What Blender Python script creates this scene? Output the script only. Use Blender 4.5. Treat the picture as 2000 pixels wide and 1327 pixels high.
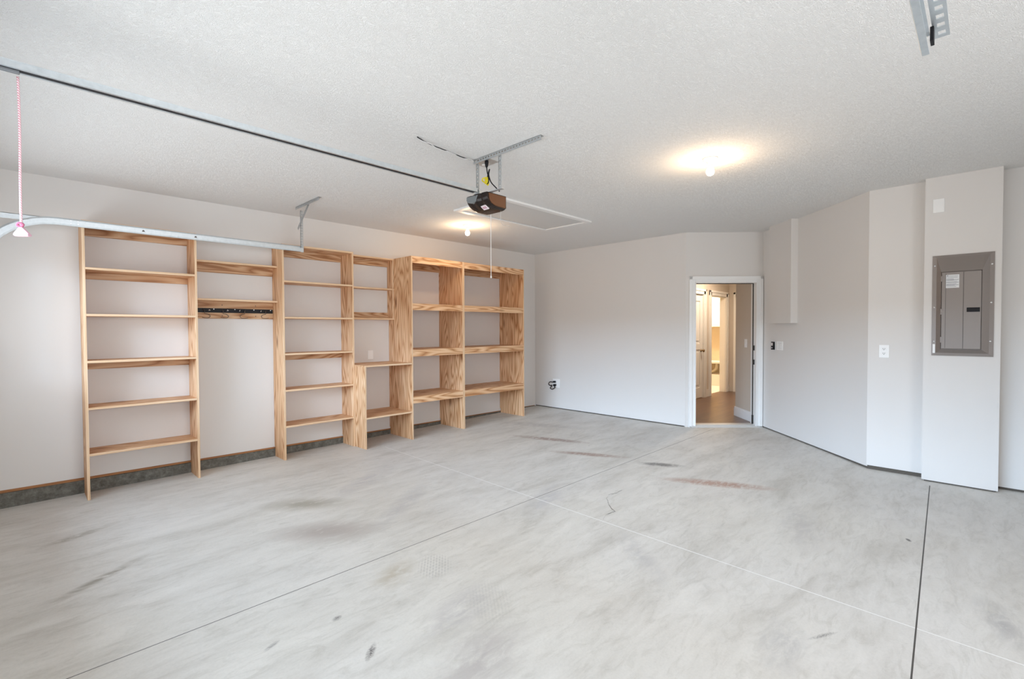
import bpy, bmesh, math, random
from mathutils import Vector, Matrix
random.seed(4)
sc = bpy.context.scene
for o in list(bpy.data.objects): bpy.data.objects.remove(o)
col = sc.collection

# ---------------------------------------------------------------- camera
F_PX, YAW, PITCH, ROLL = 937.56, -0.7750, 0.0216, -0.0041
CAM = Vector((0.0, -5.8158, 1.3952))
cyw, syw = math.cos(YAW), math.sin(YAW)
fw = Vector((cyw*math.cos(PITCH), -syw*math.cos(PITCH), -math.sin(PITCH)))
rt = Vector((-syw, -cyw, 0)); up = rt.cross(fw)
r2 = math.cos(ROLL)*rt + math.sin(ROLL)*up
u2 = -math.sin(ROLL)*rt + math.cos(ROLL)*up
cd = bpy.data.cameras.new('camera'); cam = bpy.data.objects.new('camera', cd); col.objects.link(cam)
M = Matrix((r2, u2, -fw)).transposed().to_4x4(); M.translation = CAM
cam.matrix_world = M
cd.sensor_width = 36; cd.lens = F_PX/2000*36; cd.clip_start = 0.02
sc.camera = cam

# ---------------------------------------------------------------- view, world, daylight
vs = sc.view_settings
sc.display_settings.display_device = 'sRGB'
vs.view_transform = 'Standard'; vs.look = 'None'; vs.gamma = 1; vs.use_curve_mapping = False
vs.exposure = 0.31
sc.cycles.use_denoising = True
sc.cycles.max_bounces = 14; sc.cycles.diffuse_bounces = 8
W = bpy.data.worlds.new('world'); sc.world = W; W.use_nodes = True
W.node_tree.nodes['Background'].inputs[0].default_value = (0.75, 0.85, 1.0, 1)
W.node_tree.nodes['Background'].inputs[1].default_value = 1.0

def area(name, loc, direction, sx, sy, power, color, spread=180):
    l = bpy.data.lights.new(name, 'AREA'); l.shape = 'RECTANGLE'; l.size = sx; l.size_y = sy
    l.energy = power; l.color = color; l.spread = math.radians(spread)
    o = bpy.data.objects.new(name, l); col.objects.link(o); o.location = loc
    d = Vector(direction).normalized()
    z = -d; x = Vector((0, 1, 0)) if abs(d.y) < .9 else Vector((1, 0, 0)); y = z.cross(x).normalized(); x = y.cross(z)
    m = Matrix((x, y, z)).transposed().to_4x4(); m.translation = loc; o.matrix_world = m
    return o
def point(name, loc, power, color, r=.03):
    l = bpy.data.lights.new(name, 'POINT'); l.energy = power; l.color = color; l.shadow_soft_size = r
    o = bpy.data.objects.new(name, l); col.objects.link(o); o.location = loc; return o

# open sky seen through the vehicle doorway, light thrown up off the drive, and an added fill lamp on the right
area('sky_daylight', (-6, -3.6, 6.4), (1, .0, -.75), 13, 6.8, 1250, (0.66, 0.82, 1.0), 160)
area('low_sky_daylight', (-12, -2.6, 4.6), (1, .0, -.2), 20, 3.4, 3500, (0.52, 0.74, 1.0), 160)
area('driveway_bounce', (-.36, -3.1, 1.45), (1, 0.10, .35), 5.2, .5, 20, (1.0, 0.96, 0.90), 130)
area('side_fill', (1.4, -8.6, 1.6), (-.08, 1, .0), 2.8, 1.6, 80, (0.94, 0.96, 1.0), 140)  # unseen fill added in the right bay to brighten the left wall
WARM = (1.0, .66, .36)
# hall and laundry lamps (their fixtures sit out of sight in the ceiling)
area('hall_lamp', (9.1, -2.7, 2.66), (0, 0, -1), .35, .35, 36, (1.0, .80, .60))
area('laundry_lamp', (11.1, -1.2, 2.66), (0, 0, -1), .5, .5, 55, (1.0, .84, .62))

# ---------------------------------------------------------------- material helpers
def mat(name, color=(.8, .8, .8), rough=.5, metal=0, emit=None, es=0, spec=None):
    m = bpy.data.materials.new(name); m.use_nodes = True
    b = m.node_tree.nodes['Principled BSDF']
    b.inputs['Base Color'].default_value = (*color, 1); b.inputs['Roughness'].default_value = rough
    b.inputs['Metallic'].default_value = metal
    if spec is not None: b.inputs['Specular IOR Level'].default_value = spec
    if emit: b.inputs['Emission Color'].default_value = (*emit, 1); b.inputs['Emission Strength'].default_value = es
    return m
class NT:
    def __init__(s, m): s.t = m.node_tree; s.b = s.t.nodes['Principled BSDF']
    def n(s, ty, **k):
        a = s.t.nodes.new(ty)
        for q, v in k.items(): setattr(a, q, v)
        return a
    def l(s, a, b): s.t.links.new(a, b)
    def math(s, op, a, b=None, clamp=False):
        m = s.n('ShaderNodeMath', operation=op); m.use_clamp = clamp
        for i, v in enumerate((a, b)):
            if v is None: continue
            if hasattr(v, 'links'): s.l(v, m.inputs[i])
            else: m.inputs[i].default_value = v
        return m.outputs[0]
    def noise(s, vec, scale, detail=4, rough=.55, dist=0):
        n = s.n('ShaderNodeTexNoise'); s.l(vec, n.inputs['Vector'])
        n.inputs['Scale'].default_value = scale; n.inputs['Detail'].default_value = detail
        n.inputs['Roughness'].default_value = rough; n.inputs['Distortion'].default_value = dist
        return n.outputs['Fac']
    def mapping(s, vec, scale=(1, 1, 1), rot=(0, 0, 0), loc=(0, 0, 0)):
        m = s.n('ShaderNodeMapping'); s.l(vec, m.inputs[0])
        m.inputs['Scale'].default_value = scale; m.inputs['Rotation'].default_value = rot; m.inputs['Location'].default_value = loc
        return m.outputs[0]
    def ramp(s, fac, stops):
        r = s.n('ShaderNodeValToRGB'); s.l(fac, r.inputs[0]); e = r.color_ramp.elements
        while len(e) < len(stops): e.new(.5)
        for a, (p, c) in zip(e, stops): a.position = p; a.color = (*c, 1) if len(c) == 3 else c
        return r.outputs[0]
    def mix(s, fac, a, b, blend='MIX'):
        m = s.n('ShaderNodeMix', data_type='RGBA', blend_type=blend)
        for i, v in ((0, fac), (6, a), (7, b)):
            if hasattr(v, 'links'): s.l(v, m.inputs[i])
            elif isinstance(v, tuple): m.inputs[i].default_value = (*v, 1)
            else: m.inputs[i].default_value = v
        return m.outputs[2]
    def bump(s, h, strength, dist=.01):
        b = s.n('ShaderNodeBump'); s.l(h, b.inputs['Height']); b.inputs['Strength'].default_value = strength
        b.inputs['Distance'].default_value = dist; s.l(b.outputs[0], s.b.inputs['Normal'])
    def pos(s): return s.n('ShaderNodeNewGeometry').outputs['Position']
    def obj(s):
        c = s.n('ShaderNodeTexCoord').outputs['Object']
        r = s.n('ShaderNodeObjectInfo').outputs['Random']
        a = s.n('ShaderNodeVectorMath', operation='MULTIPLY_ADD')
        k = s.n('ShaderNodeCombineXYZ')
        for i in range(3): s.l(r, k.inputs[i])
        s.l(k.outputs[0], a.inputs[0]); a.inputs[1].default_value = (7.3, 3.1, 9.7); s.l(c, a.inputs[2])
        return a.outputs[0]

def wall_paint(name, c):
    m = mat(name, c, .75); t = NT(m); p = t.pos()
    f = t.noise(p, 1.3, 3); cc = t.mix(t.math('MULTIPLY', f, .5), c, tuple(v*.94 for v in c)); t.l(cc, t.b.inputs['Base Color'])
    t.bump(t.noise(p, 160, 3), .06, .004); return m
WALL = wall_paint('wall_paint', (.70, .675, .65))
def ceil_mat():
    m = mat('stomped_ceiling', (.80, .795, .78), .9); t = NT(m); p = t.pos()
    a = t.noise(t.mapping(p, (1, 1.5, 1), (0, 0, .7)), 30, 3, .6, 2.4)
    ridge = t.math('ABSOLUTE', t.math('SUBTRACT', a, .5)); ridge = t.math('SUBTRACT', .12, ridge)
    ridge = t.math('MAXIMUM', ridge, 0.0)
    h = t.math('ADD', t.math('MULTIPLY', ridge, 5.0), t.math('MULTIPLY', t.noise(p, 120, 3), .25))
    t.bump(h, .6, .006); return m
CEIL = ceil_mat()

def floor_mat():
    m = mat('concrete', (.6, .59, .57), .62); t = NT(m); p = t.pos()
    st = t.mapping(p, (1, 3.2, 1), (0, 0, math.radians(38)))
    a = t.noise(st, 1.1, 10, .68, .5); b = t.noise(p, .45, 4, .5); c = t.noise(st, 4.5, 8, .7, 1.2); d = t.noise(p, 90, 3, .6)
    base = t.ramp(a, [(.30, (.50, .487, .462)), (.45, (.59, .58, .56)), (.58, (.635, .628, .61)), (.75, (.69, .682, .665))])
    warm = t.ramp(b, [(.35, (1.0, .98, .93)), (.65, (1.0, .99, .975))])
    base = t.mix(1.0, base, warm, 'MULTIPLY')
    streak = t.ramp(c, [(.34, (.84, .835, .82)), (.5, (1, 1, 1)), (.75, (1.05, 1.05, 1.05))])
    base = t.mix(.75, base, streak, 'MULTIPLY')
    grit = t.ramp(d, [(.3, (.93, .93, .93)), (.6, (1.02, 1.02, 1.02))]); base = t.mix(.6, base, grit, 'MULTIPLY')
    sep = t.n('ShaderNodeSeparateXYZ'); t.l(p, sep.inputs[0]); X, Y = sep.outputs[0], sep.outputs[1]
    def stain(base, cx, cy, rx, ry, ang, colr, k, seed=0, brk=.5, sc_=7):
        mp = t.mapping(p, (1, 1, 0), (0, 0, 0), (-cx, -cy, 0))
        mp = t.mapping(mp, (1/rx, 1/ry, 0), (0, 0, 0)) if ang == 0 else None or mp
        if ang:
            rr = t.n('ShaderNodeVectorRotate', rotation_type='Z_AXIS'); t.l(mp, rr.inputs['Vector']); rr.inputs['Angle'].default_value = -ang
            mp = t.mapping(rr.outputs[0], (1/rx, 1/ry, 0))
        L = t.n('ShaderNodeVectorMath', operation='LENGTH'); t.l(mp, L.inputs[0])
        f = t.math('SUBTRACT', 1.0, L.outputs['Value'], True)
        nn = t.noise(t.mapping(p, (1, 2.2, 1), (0, 0, .6), (seed, seed, 0)), sc_, 6, .7, .6)
        nn = t.math('MULTIPLY', t.math('SUBTRACT', nn, brk-.15, True), 4.5, True)
        f = t.math('MULTIPLY', t.math('MULTIPLY', f, nn, True), k*1.6, True)
        return t.mix(f, base, colr)
    G = (.36, .345, .32); RB = (.40, .30, .25); DK = (.16, .15, .145); TN = (.47, .43, .36)
    for s in [(1.64, -1.80, .40, .18, -.7, (.38, .36, .31), .8, 1, .4), (1.52, -2.45, .45, .22, -.7, (.42, .38, .35), .8, 2, .4),
              (4.72, -1.85, .60, .10, -1.25, (.34, .27, .24), 1.1, 3, .47, 13), (4.46, -2.65, .50, .09, -1.15, (.36, .27, .23), 1.0, 4, .47, 13),
              (4.63, -3.44, .26, .085, -1.1, (.22, .21, .2), 1.1, 5, .47, 13), (4.42, -4.1, .55, .11, -1.15, (.42, .29, .24), 1.1, 6, .47, 13),
              (1.52, -3.34, .24, .12, .5, TN, .8, 7), (1.57, -3.9, .34, .16, .3, (.44, .42, .41), .6, 8),
              (1.40, -4.25, .35, .2, .3, (.44, .41, .39), .7, 9), (1.09, -3.50, .032, .020, .3, DK, 1.0, 10, .5, 90),
              (.785, -3.48, .05, .016, .4, (.3, .29, .28), 1.0, 11, .5, 80), (1.08, -3.855, .07, .022, .8, DK, 1.1, 12, .52, 70),
              (2.72, -4.28, .4, .10, .9, (.46, .45, .44), .6, 13), (4.13, -5.48, .03, .015, .5, DK, 1.3, 14, .4, 60),
              (2.6, -5.30, .10, .014, -.5, (.28, .27, .26), .9, 15, .5, 60), (2.4, -5.18, .25, .12, .2, (.45, .44, .43), .7, 16),
              (3.1, -3.2, .5, .18, .4, (.47, .46, .46), .6, 17), (2.3, -1.6, .7, .15, .5, (.47, .46, .46), .6, 18),
              (2.2, -2.4, .6, .12, .6, (.45, .44, .44), .6, 19), (.25, -1.2, .3, .06, .4, (.30, .28, .24), .8, 20),
              (.30, -2.1, .35, .05, .6, (.32, .30, .26), .9, 21), (5.3, -1.2, .8, .18, -1.2, (.42, .40, .38), .6, 22),
              (3.9, -4.9, .5, .18, .3, (.47, .455, .44), .55, 23), (3.3, -5.9, .3, .1, .3, (.42, .41, .4), .7, 24)]:
        base = stain(base, *s)
    # brick-shaped tyre prints
    def treads(base, cx, cy, rx, ry, ang, k):
        mp = t.mapping(p, (1, 1, 0), (0, 0, 0), (-cx, -cy, 0))
        rr = t.n('ShaderNodeVectorRotate', rotation_type='Z_AXIS'); t.l(mp, rr.inputs['Vector']); rr.inputs['Angle'].default_value = -ang
        br = t.n('ShaderNodeTexBrick'); t.l(rr.outputs[0], br.inputs['Vector']); br.inputs['Scale'].default_value = 14
        br.inputs['Color1'].default_value = (1, 1, 1, 1); br.inputs['Color2'].default_value = (1, 1, 1, 1); br.inputs['Mortar'].default_value = (0, 0, 0, 1)
        br.inputs['Mortar Size'].default_value = .07
        L = t.n('ShaderNodeVectorMath', operation='LENGTH'); t.l(t.mapping(rr.outputs[0], (1/rx, 1/ry, 0)), L.inputs[0])
        f = t.math('MULTIPLY', t.math('MULTIPLY', t.math('SUBTRACT', 1.0, L.outputs['Value'], True), 2.5, True), br.outputs['Color'])
        return t.mix(t.math('MULTIPLY', f, k), base, (.36, .355, .34))
    base = treads(base, 1.75, -3.43, .17, .12, .9, .40)
    base = treads(base, 1.72, -3.95, .22, .14, .9, .18)
    # sawn control joints
    def joint(base, x0, y0, x1, y1, w, colr, xlo, xhi, ylo, yhi):
        dx, dy = x1-x0, y1-y0; L = math.hypot(dx, dy); nx, ny = -dy/L, dx/L
        d = t.math('ADD', t.math('MULTIPLY', X, nx), t.math('ADD', t.math('MULTIPLY', Y, ny), -(x0*nx+y0*ny)))
        f = t.math('LESS_THAN', t.math('ABSOLUTE', d), w)
        for v, lo, hi in ((X, xlo, xhi), (Y, ylo, yhi)):
            f = t.math('MULTIPLY', f, t.math('GREATER_THAN', v, lo)); f = t.math('MULTIPLY', f, t.math('LESS_THAN', v, hi))
        return t.mix(f, base, colr)
    base = joint(base, 3.089, -.556, 2.955, -5.96, .0035, (.80, .80, .79), 2, 4, -9, -.6)
    base = joint(base, .106, -3.067, 6.7, -3.175, .0030, (.12, .115, .11), -1, 6.72, -4, -2)
    base = joint(base, 2.53, -5.625, 5.638, -5.499, .0034, (.07, .065, .06), -1, 5.62, -6, -5)
    t.l(base, t.b.inputs['Base Color'])
    rg = t.ramp(a, [(.3, (.72,)*3), (.7, (.5,)*3)]); t.l(rg, t.b.inputs['Roughness'])
    t.bump(t.math('ADD', t.math('MULTIPLY', c, .4), t.math('MULTIPLY', d, .3)), .18, .006)
    return m
FLOOR = floor_mat()

def wood(name, axis, tint=1.0):
    m = mat(name, (.7, .45, .25), .55); t = NT(m); p = t.obj()
    # grain runs along `axis`; cathedral figure comes from noise stretched along it
    lng, crs = .55, 5.5
    s = {'X': (lng, crs, crs), 'Y': (crs, lng, crs), 'Z': (crs, crs, lng)}[axis]
    q = t.mapping(p, s)
    w = t.noise(q, 1.0, 2, .45, .35)
    rings = t.math('FRACT', t.math('MULTIPLY', w, 17.0))
    tri = t.math('ABSOLUTE', t.math('SUBTRACT', rings, .5))
    s3 = {'X': (2, 90, 90), 'Y': (90, 2, 90), 'Z': (90, 90, 2)}[axis]
    fib = t.noise(t.mapping(p, s3), 1.0, 3, .6)
    blot = t.noise(t.mapping(p, tuple(v*.45 for v in s)), 1.0, 3)
    colr = t.ramp(t.math('ADD', tri, t.math('MULTIPLY', t.math('SUBTRACT', fib, .5), .30)),
                  [(.0, (.40*tint, .185*tint, .075*tint)), (.13, (.57*tint, .315*tint, .155*tint)), (.32, (.72*tint, .465*tint, .275*tint)), (.5, (.77*tint, .53*tint, .335*tint))])
    tone = t.ramp(blot, [(.35, (.92, .83, .73)), (.6, (1.03, 1.02, 1.0))]); colr = t.mix(.9, colr, tone, 'MULTIPLY')
    sk = {'X': (1.1, 3.4, 3.4), 'Y': (3.4, 1.1, 3.4), 'Z': (3.4, 3.4, 1.1)}[axis]
    v = t.n('ShaderNodeTexVoronoi'); t.l(t.mapping(p, sk), v.inputs['Vector']); v.inputs['Scale'].default_value = 1.0
    kn = t.math('MULTIPLY', t.math('SUBTRACT', .115, v.outputs['Distance'], True), 12.0, True)
    colr = t.mix(kn, colr, (.25*tint, .10*tint, .035*tint))
    t.l(colr, t.b.inputs['Base Color'])
    t.bump(fib, .08, .002)
    return m
WX, WY, WZ = wood('pine_plywood_lengthwise', 'X'), wood('pine_plywood_crosswise', 'Y'), wood('pine_plywood_upright', 'Z')
WB = wood('pine_board', 'X', .78)
def edge_mat(name, axis):
    m = mat(name, (.74, .54, .35), .6); t = NT(m); p = t.obj()
    s = {'X': (1.5, 260, 260), 'Z': (260, 260, 1.5)}[axis]
    f = t.noise(t.mapping(p, s), 1.0, 2)
    t.l(t.ramp(f, [(.35, (.56, .35, .19)), (.5, (.74, .52, .33)), (.7, (.80, .61, .42))]), t.b.inputs['Base Color']); return m
EX, EZ = edge_mat('plywood_edge_lengthwise', 'X'), edge_mat('plywood_edge_upright', 'Z')

def galv():
    m = mat('galvanised_steel', (.62, .66, .68), .38, .75); t = NT(m); p = t.pos()
    f = t.noise(p, 40, 4, .6, .5); t.l(t.ramp(f, [(.3, (.56, .60, .62)), (.7, (.64, .68, .70))]), t.b.inputs['Base Color'])
    t.l(t.ramp(f, [(.3, (.36,)*3), (.7, (.46,)*3)]), t.b.inputs['Roughness']); return m
GALV = galv()
ZINC = mat('perforated_zinc_steel', (.46, .48, .49), .42, .7)
WHITE = mat('white_trim_paint', (.83, .83, .82), .35)
WARMWHITE = mat('interior_door_paint', (.80, .78, .74), .4)
PLATE = mat('white_plastic', (.85, .85, .84), .35)
BLACK = mat('black_plastic', (.012, .012, .014), .5, spec=.2)
BRASS = mat('antique_brass', (.30, .20, .10), .35, .9)
STEEL = mat('bright_steel', (.75, .75, .76), .3, .9)
DARKMETAL = mat('dark_wire', (.09, .075, .065), .4, .6)

def concrete_curb():
    m = mat('foundation_concrete', (.25, .25, .235), .9); t = NT(m); p = t.pos()
    f = t.noise(p, 24, 6, .7); t.l(t.ramp(f, [(.3, (.075, .07, .055)), (.55, (.15, .145, .125)), (.75, (.24, .235, .21))]), t.b.inputs['Base Color'])
    t.bump(f, .7, .01); return m
CURB = concrete_curb()
def sill():
    m = mat('sill_timber', (.33, .16, .07), .8); t = NT(m)
    f = t.noise(t.mapping(t.pos(), (2, 60, 60)), 1, 3); t.l(t.ramp(f, [(.3, (.26, .11, .045)), (.7, (.50, .23, .09))]), t.b.inputs['Base Color']); return m
SILL = sill()
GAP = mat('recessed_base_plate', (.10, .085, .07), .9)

# ---------------------------------------------------------------- mesh helpers
def mk(name, bm, m, parent=None, smooth=False, bevel=0, loc=None):
    me = bpy.data.meshes.new(name)
    bmesh.ops.recalc_face_normals(bm, faces=bm.faces[:])
    off = Vector(parent.location) if parent is not None and loc is None else Vector(loc or (0, 0, 0))
    for v in bm.verts: v.co -= off
    bm.to_mesh(me); bm.free()
    for x in (m if isinstance(m, (list, tuple)) else [m]): me.materials.append(x)
    if smooth:
        for f in me.polygons: f.use_smooth = True
    o = bpy.data.objects.new(name, me); col.objects.link(o)
    if parent is not None:
        o.parent = parent
        if loc is not None: o.location = Vector(loc) - Vector(parent.location)
    elif loc is not None: o.location = loc
    if bevel:
        b = o.modifiers.new('bevel', 'BEVEL'); b.width = bevel; b.segments = 2; b.limit_method = 'ANGLE'
    return o
def sub(name, bm, m, part, thing_, **k):
    """a sub-part: child of a part, mesh given in world coordinates"""
    o = mk(name, bm, m, None, **k)
    for v in o.data.vertices: v.co -= Vector(thing_.location)
    o.parent = part
    return o
def thing(name, label, cat, loc, group=None):
    o = bpy.data.objects.new(name, None); col.objects.link(o); o.location = loc
    o.empty_display_size = .05
    tag(o, label, cat, group); return o
def tag(o, label, cat, group=None):
    o['label'] = label; o['category'] = cat
    if group: o['group'] = group
    return o
def struct(o): o['kind'] = 'structure'; return o
def origin_mesh(o, loc):
    loc = Vector(loc)
    for v in o.data.vertices: v.co -= loc
    o.location = loc; return o
def box(bm, x0, x1, y0, y1, z0, z1, mi=0, T=None):
    vs_ = [bm.verts.new(Vector((x, y, z)) if T is None else T @ Vector((x, y, z))) for x in (x0, x1) for y in (y0, y1) for z in (z0, z1)]
    fs = []
    for q in ((0, 1, 3, 2), (4, 6, 7, 5), (0, 4, 5, 1), (2, 3, 7, 6), (0, 2, 6, 4), (1, 5, 7, 3)):
        f = bm.faces.new([vs_[i] for i in q]); f.material_index = mi; fs.append(f)
    return vs_, fs
def B(*a, **k):
    bm = bmesh.new(); box(bm, *a, **k); return bm
def prism(bm, pts, axis, a0, a1, T=None, mi=0):
    """extrude 2D polygon (in the two other axes, cyclic order) along axis"""
    def P(u, v, w):
        c = {'X': (w, u, v), 'Y': (u, w, v), 'Z': (u, v, w)}[axis]; c = Vector(c); return c if T is None else T @ c
    A = [bm.verts.new(P(u, v, a0)) for u, v in pts]; C = [bm.verts.new(P(u, v, a1)) for u, v in pts]
    n = len(pts); bm.faces.new(A[::-1]).material_index = mi; bm.faces.new(C).material_index = mi
    for i in range(n):
        bm.faces.new((A[i], A[(i+1) % n], C[(i+1) % n], C[i])).material_index = mi
def lathe(bm, prof, seg=28, T=None):
    rings = []
    for r, z in prof:
        rings.append([bm.verts.new((T or Matrix.Identity(4)) @ Vector((max(r, 1e-5)*math.cos(2*math.pi*i/seg), max(r, 1e-5)*math.sin(2*math.pi*i/seg), z))) for i in range(seg)])
    for a, b in zip(rings, rings[1:]):
        for i in range(seg): bm.faces.new((a[i], a[(i+1) % seg], b[(i+1) % seg], b[i]))
    bm.faces.new(rings[0][::-1]); bm.faces.new(rings[-1])
def smooth_path(pts, n=6):
    pts = [Vector(p) for p in pts]; out = []
    for i in range(len(pts)-1):
        p0 = pts[max(i-1, 0)]; p1 = pts[i]; p2 = pts[i+1]; p3 = pts[min(i+2, len(pts)-1)]
        for k in range(n):
            s = k/n
            out.append(.5*((2*p1)+(-p0+p2)*s+(2*p0-5*p1+4*p2-p3)*s*s+(-p0+3*p1-3*p2+p3)*s**3))
    out.append(pts[-1]); return out
def tube(bm, pts, r, seg=8):
    pts = [Vector(p) for p in pts]; rings = []; prev = None
    for i, p in enumerate(pts):
        d = (pts[min(i+1, len(pts)-1)]-pts[max(i-1, 0)]).normalized()
        if prev is None: a = d.orthogonal().normalized()
        else: a = (prev - d*prev.dot(d)); a = a.normalized() if a.length > 1e-6 else d.orthogonal().normalized()
        prev = a; b = d.cross(a)
        rings.append([bm.verts.new(p + r*(math.cos(2*math.pi*k/seg)*a + math.sin(2*math.pi*k/seg)*b)) for k in range(seg)])
    for A, C in zip(rings, rings[1:]):
        for k in range(seg): bm.faces.new((A[k], A[(k+1) % seg], C[(k+1) % seg], C[k]))
    bm.faces.new(rings[0][::-1]); bm.faces.new(rings[-1])
def perforated(bm, p0, p1, wdir, ndir, w, th, pitch=.030, hole=.016, hw=.013):
    """a flat strip from p0 to p1, width w along wdir, thickness th along ndir, with real slots"""
    p0, p1, wd, nd = map(Vector, (p0, p1, wdir, ndir)); d = p1-p0; L = d.length; d.normalize()
    T = Matrix((d, wd.normalized(), nd.normalized())).transposed().to_4x4(); T.translation = p0
    e = (w-hw)/2
    box(bm, 0, L, 0, e, 0, th, T=T); box(bm, 0, L, w-e, w, 0, th, T=T)
    x = 0
    while x < L:
        x1 = min(x+pitch-hole, L); box(bm, x, x1, e, w-e, 0, th, T=T); x += pitch
def angle_iron(bm, p0, p1, d1, d2, w=.032, th=.0025):
    perforated(bm, p0, p1, d1, d2, w, th); perforated(bm, p0, p1, d2, d1, w, th)
def frame(origin, ang):
    return Matrix.Translation(Vector(origin)) @ Matrix.Rotation(ang, 4, 'Z')
def fl(x): return -.012*max(0.0, 6.54-x)

H = 2.74
E1, E2, E3 = Vector((6.54, -2.831, 0)), Vector((7.285, -3.614, 0)), Vector((5.868, -5.008, 0))
TD = frame(E1, math.atan2(E2.y-E1.y, E2.x-E1.x)); LD = (E2-E1).length       # x along wall, y into the house
TA = frame(E2, math.atan2(E3.y-E2.y, E3.x-E2.x)); LA = (E3-E2).length       # x along wall, y behind it
XB, XC = 5.862, 5.755

# ---------------------------------------------------------------- setting
bm = bmesh.new()
X0 = -.6
NX, NY = 24, 20
ys = [.02 + (-9.3-.02)*j/NY for j in range(NY+1)]; xs = [X0 + (6.54-X0)*i/NX for i in range(NX+1)] + [7.5]
g = [[bm.verts.new((x, y, fl(x))) for y in ys] for x in xs]
for i in range(len(xs)-1):
    for j in range(NY): bm.faces.new((g[i][j], g[i+1][j], g[i+1][j+1], g[i][j+1]))
r = bmesh.ops.extrude_face_region(bm, geom=bm.faces[:])
for v in [e for e in r['geom'] if isinstance(e, bmesh.types.BMVert)]: v.co.z -= .15
struct(mk('floor', bm, FLOOR))
struct(mk('ceiling', B(-.5, 7.42, -9.2, .12, H, H+.12), CEIL))

def ct(x): return .042-.0065*x
bm = bmesh.new(); prism(bm, [(-.50, ct(-.5)+.026), (6.66, ct(6.66)+.010), (6.66, H), (-.50, H)], 'Y', 0, .12); struct(mk('wall_left', bm, WALL))
bm = bmesh.new(); prism(bm, [(-.5, -.2), (6.54, -.12), (6.54, ct(6.54)), (-.5, ct(-.5))], 'Y', -.018, .12); struct(mk('trim_1', bm, CURB))['label'] = 'raised concrete foundation curb under the left wall'
bm = bmesh.new(); prism(bm, [(-.5, ct(-.5)-.001), (6.54, ct(6.54)-.001), (6.54, ct(6.54)+.014), (-.5, ct(-.5)+.03)], 'Y', .006, .1); struct(mk('trim_2', bm, SILL))
struct(mk('wall_back', B(6.54, 6.66, -2.833, 0, .016, H), WALL))
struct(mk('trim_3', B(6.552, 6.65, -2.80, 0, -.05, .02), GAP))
bm = bmesh.new(); SL, SR, ZO = .138, .978, 2.03
for a in ((0, SL-.02, 0, .12, 0, H), (SR+.02, LD, 0, .12, 0, H), (SL-.02, SR+.02, 0, .12, ZO+.02, H)): box(bm, *a, T=TD)
struct(mk('wall_diagonal', bm, WALL))
bm = bmesh.new(); box(bm, 0, LA, 0, .12, .016, H, T=TA); struct(mk('wall_angled', bm, WALL))
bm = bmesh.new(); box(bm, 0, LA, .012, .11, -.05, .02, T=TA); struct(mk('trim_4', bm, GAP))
struct(mk('wall_right', B(XB, XB+.12, -5.45, -5.008, .03, H), WALL))
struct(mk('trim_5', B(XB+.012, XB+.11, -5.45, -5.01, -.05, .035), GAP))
bm = bmesh.new(); box(bm, XC, XC+.24, -5.928, -5.433, .004, H); struct(mk('wall_panel', bm, WALL))
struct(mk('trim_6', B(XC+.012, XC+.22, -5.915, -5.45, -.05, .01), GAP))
struct(mk('wall_recess', B(5.90, 6.02, -9.0, -5.90, .014, H), WALL))
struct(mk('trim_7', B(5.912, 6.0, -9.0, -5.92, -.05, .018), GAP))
struct(mk('wall_far_right', B(-.50, 6.02, -9.12, -9.0, -.2, H), WALL))
bm = bmesh.new()      # front wall around the vehicle door opening
for a in ((-.50, -.38, -.38, 0, -.2, H), (-.50, -.38, -9, -5.72, -.2, H), (-.50, -.38, -5.72, -.38, 2.13, H)): box(bm, *a)
struct(mk('wall_front', bm, WALL))
# duct chase boxed out on the angled wall
bm = bmesh.new(); box(bm, .31, .812, -.085, 0, 1.456, H, T=TA); struct(mk('wall_chase', bm, WALL))

gd = bpy.data.objects.new('door_1', None); col.objects.link(gd); gd.location = (-.42, -3.05, -.08); struct(gd)
for k in range(2): mk('door_panel', B(-.445, -.40, -5.72, -.38, -.08+k*.60, .515+k*.60), WHITE, gd)
bm = bmesh.new()
for yy in (-5.72, -4.40, -3.08, -1.74, -.42): box(bm, -.435, -.41, yy, yy+.04, 1.12, 2.12)
box(bm, -.435, -.41, -5.72, -.38, 2.09, 2.13); mk('window_frame', bm, WHITE, gd)
struct(mk('floor_driveway', B(-9, -.6, -10, 2, -.25, -.1), mat('driveway_concrete', (.55, .54, .52), .8)))

# door casing, jambs and threshold on the diagonal wall
bm = bmesh.new()
def casing(bm, T, s0, s1, zt, w, out=-1, th=.018, y0=0, zb=.0):
    """stepped casing round an opening s0..s1 up to zt, width w; out = side it stands proud of"""
    ya, yb = (y0-th, y0) if out < 0 else (y0, y0+th)
    yc, yd = (y0-th-.012, y0-th) if out < 0 else (y0+th, y0+th+.008)
    box(bm, s0-w, s0, ya, yb, zb, zt+w, T=T); box(bm, s1, s1+w, ya, yb, zb, zt+w, T=T); box(bm, s0, s1, ya, yb, zt, zt+w, T=T)
    for a, b in ((w*.55, w), (.0, w*.12)):
        box(bm, s0-b, s0-a, yc, yd, zb, zt+b, T=T); box(bm, s1+a, s1+b, yc, yd, zb, zt+b, T=T); box(bm, s0-b, s1+b, yc, yd, zt+a, zt+b, T=T)
casing(bm, TD, SL, SR, ZO, .093)
d8 = struct(mk('trim_8', bm, WHITE, bevel=.002))
bm = bmesh.new()
for a in ((SL-.02, SL, 0, .13, .03, ZO+.02), (SR, SR+.02, 0, .13, .03, ZO+.02), (SL, SR, 0, .13, ZO, ZO+.02)): box(bm, *a, T=TD)
struct(mk('trim_9', bm, WHITE))
WS = mat('black_weatherstrip', (.03, .028, .027), .7)
bm = bmesh.new()
for a in ((SR-.010, SR, .055, .068, .035, ZO), (SL, SL+.008, .055, .068, .035, ZO), (SL, SR, .055, .068, ZO-.008, ZO)): box(bm, *a, T=TD)
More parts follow.
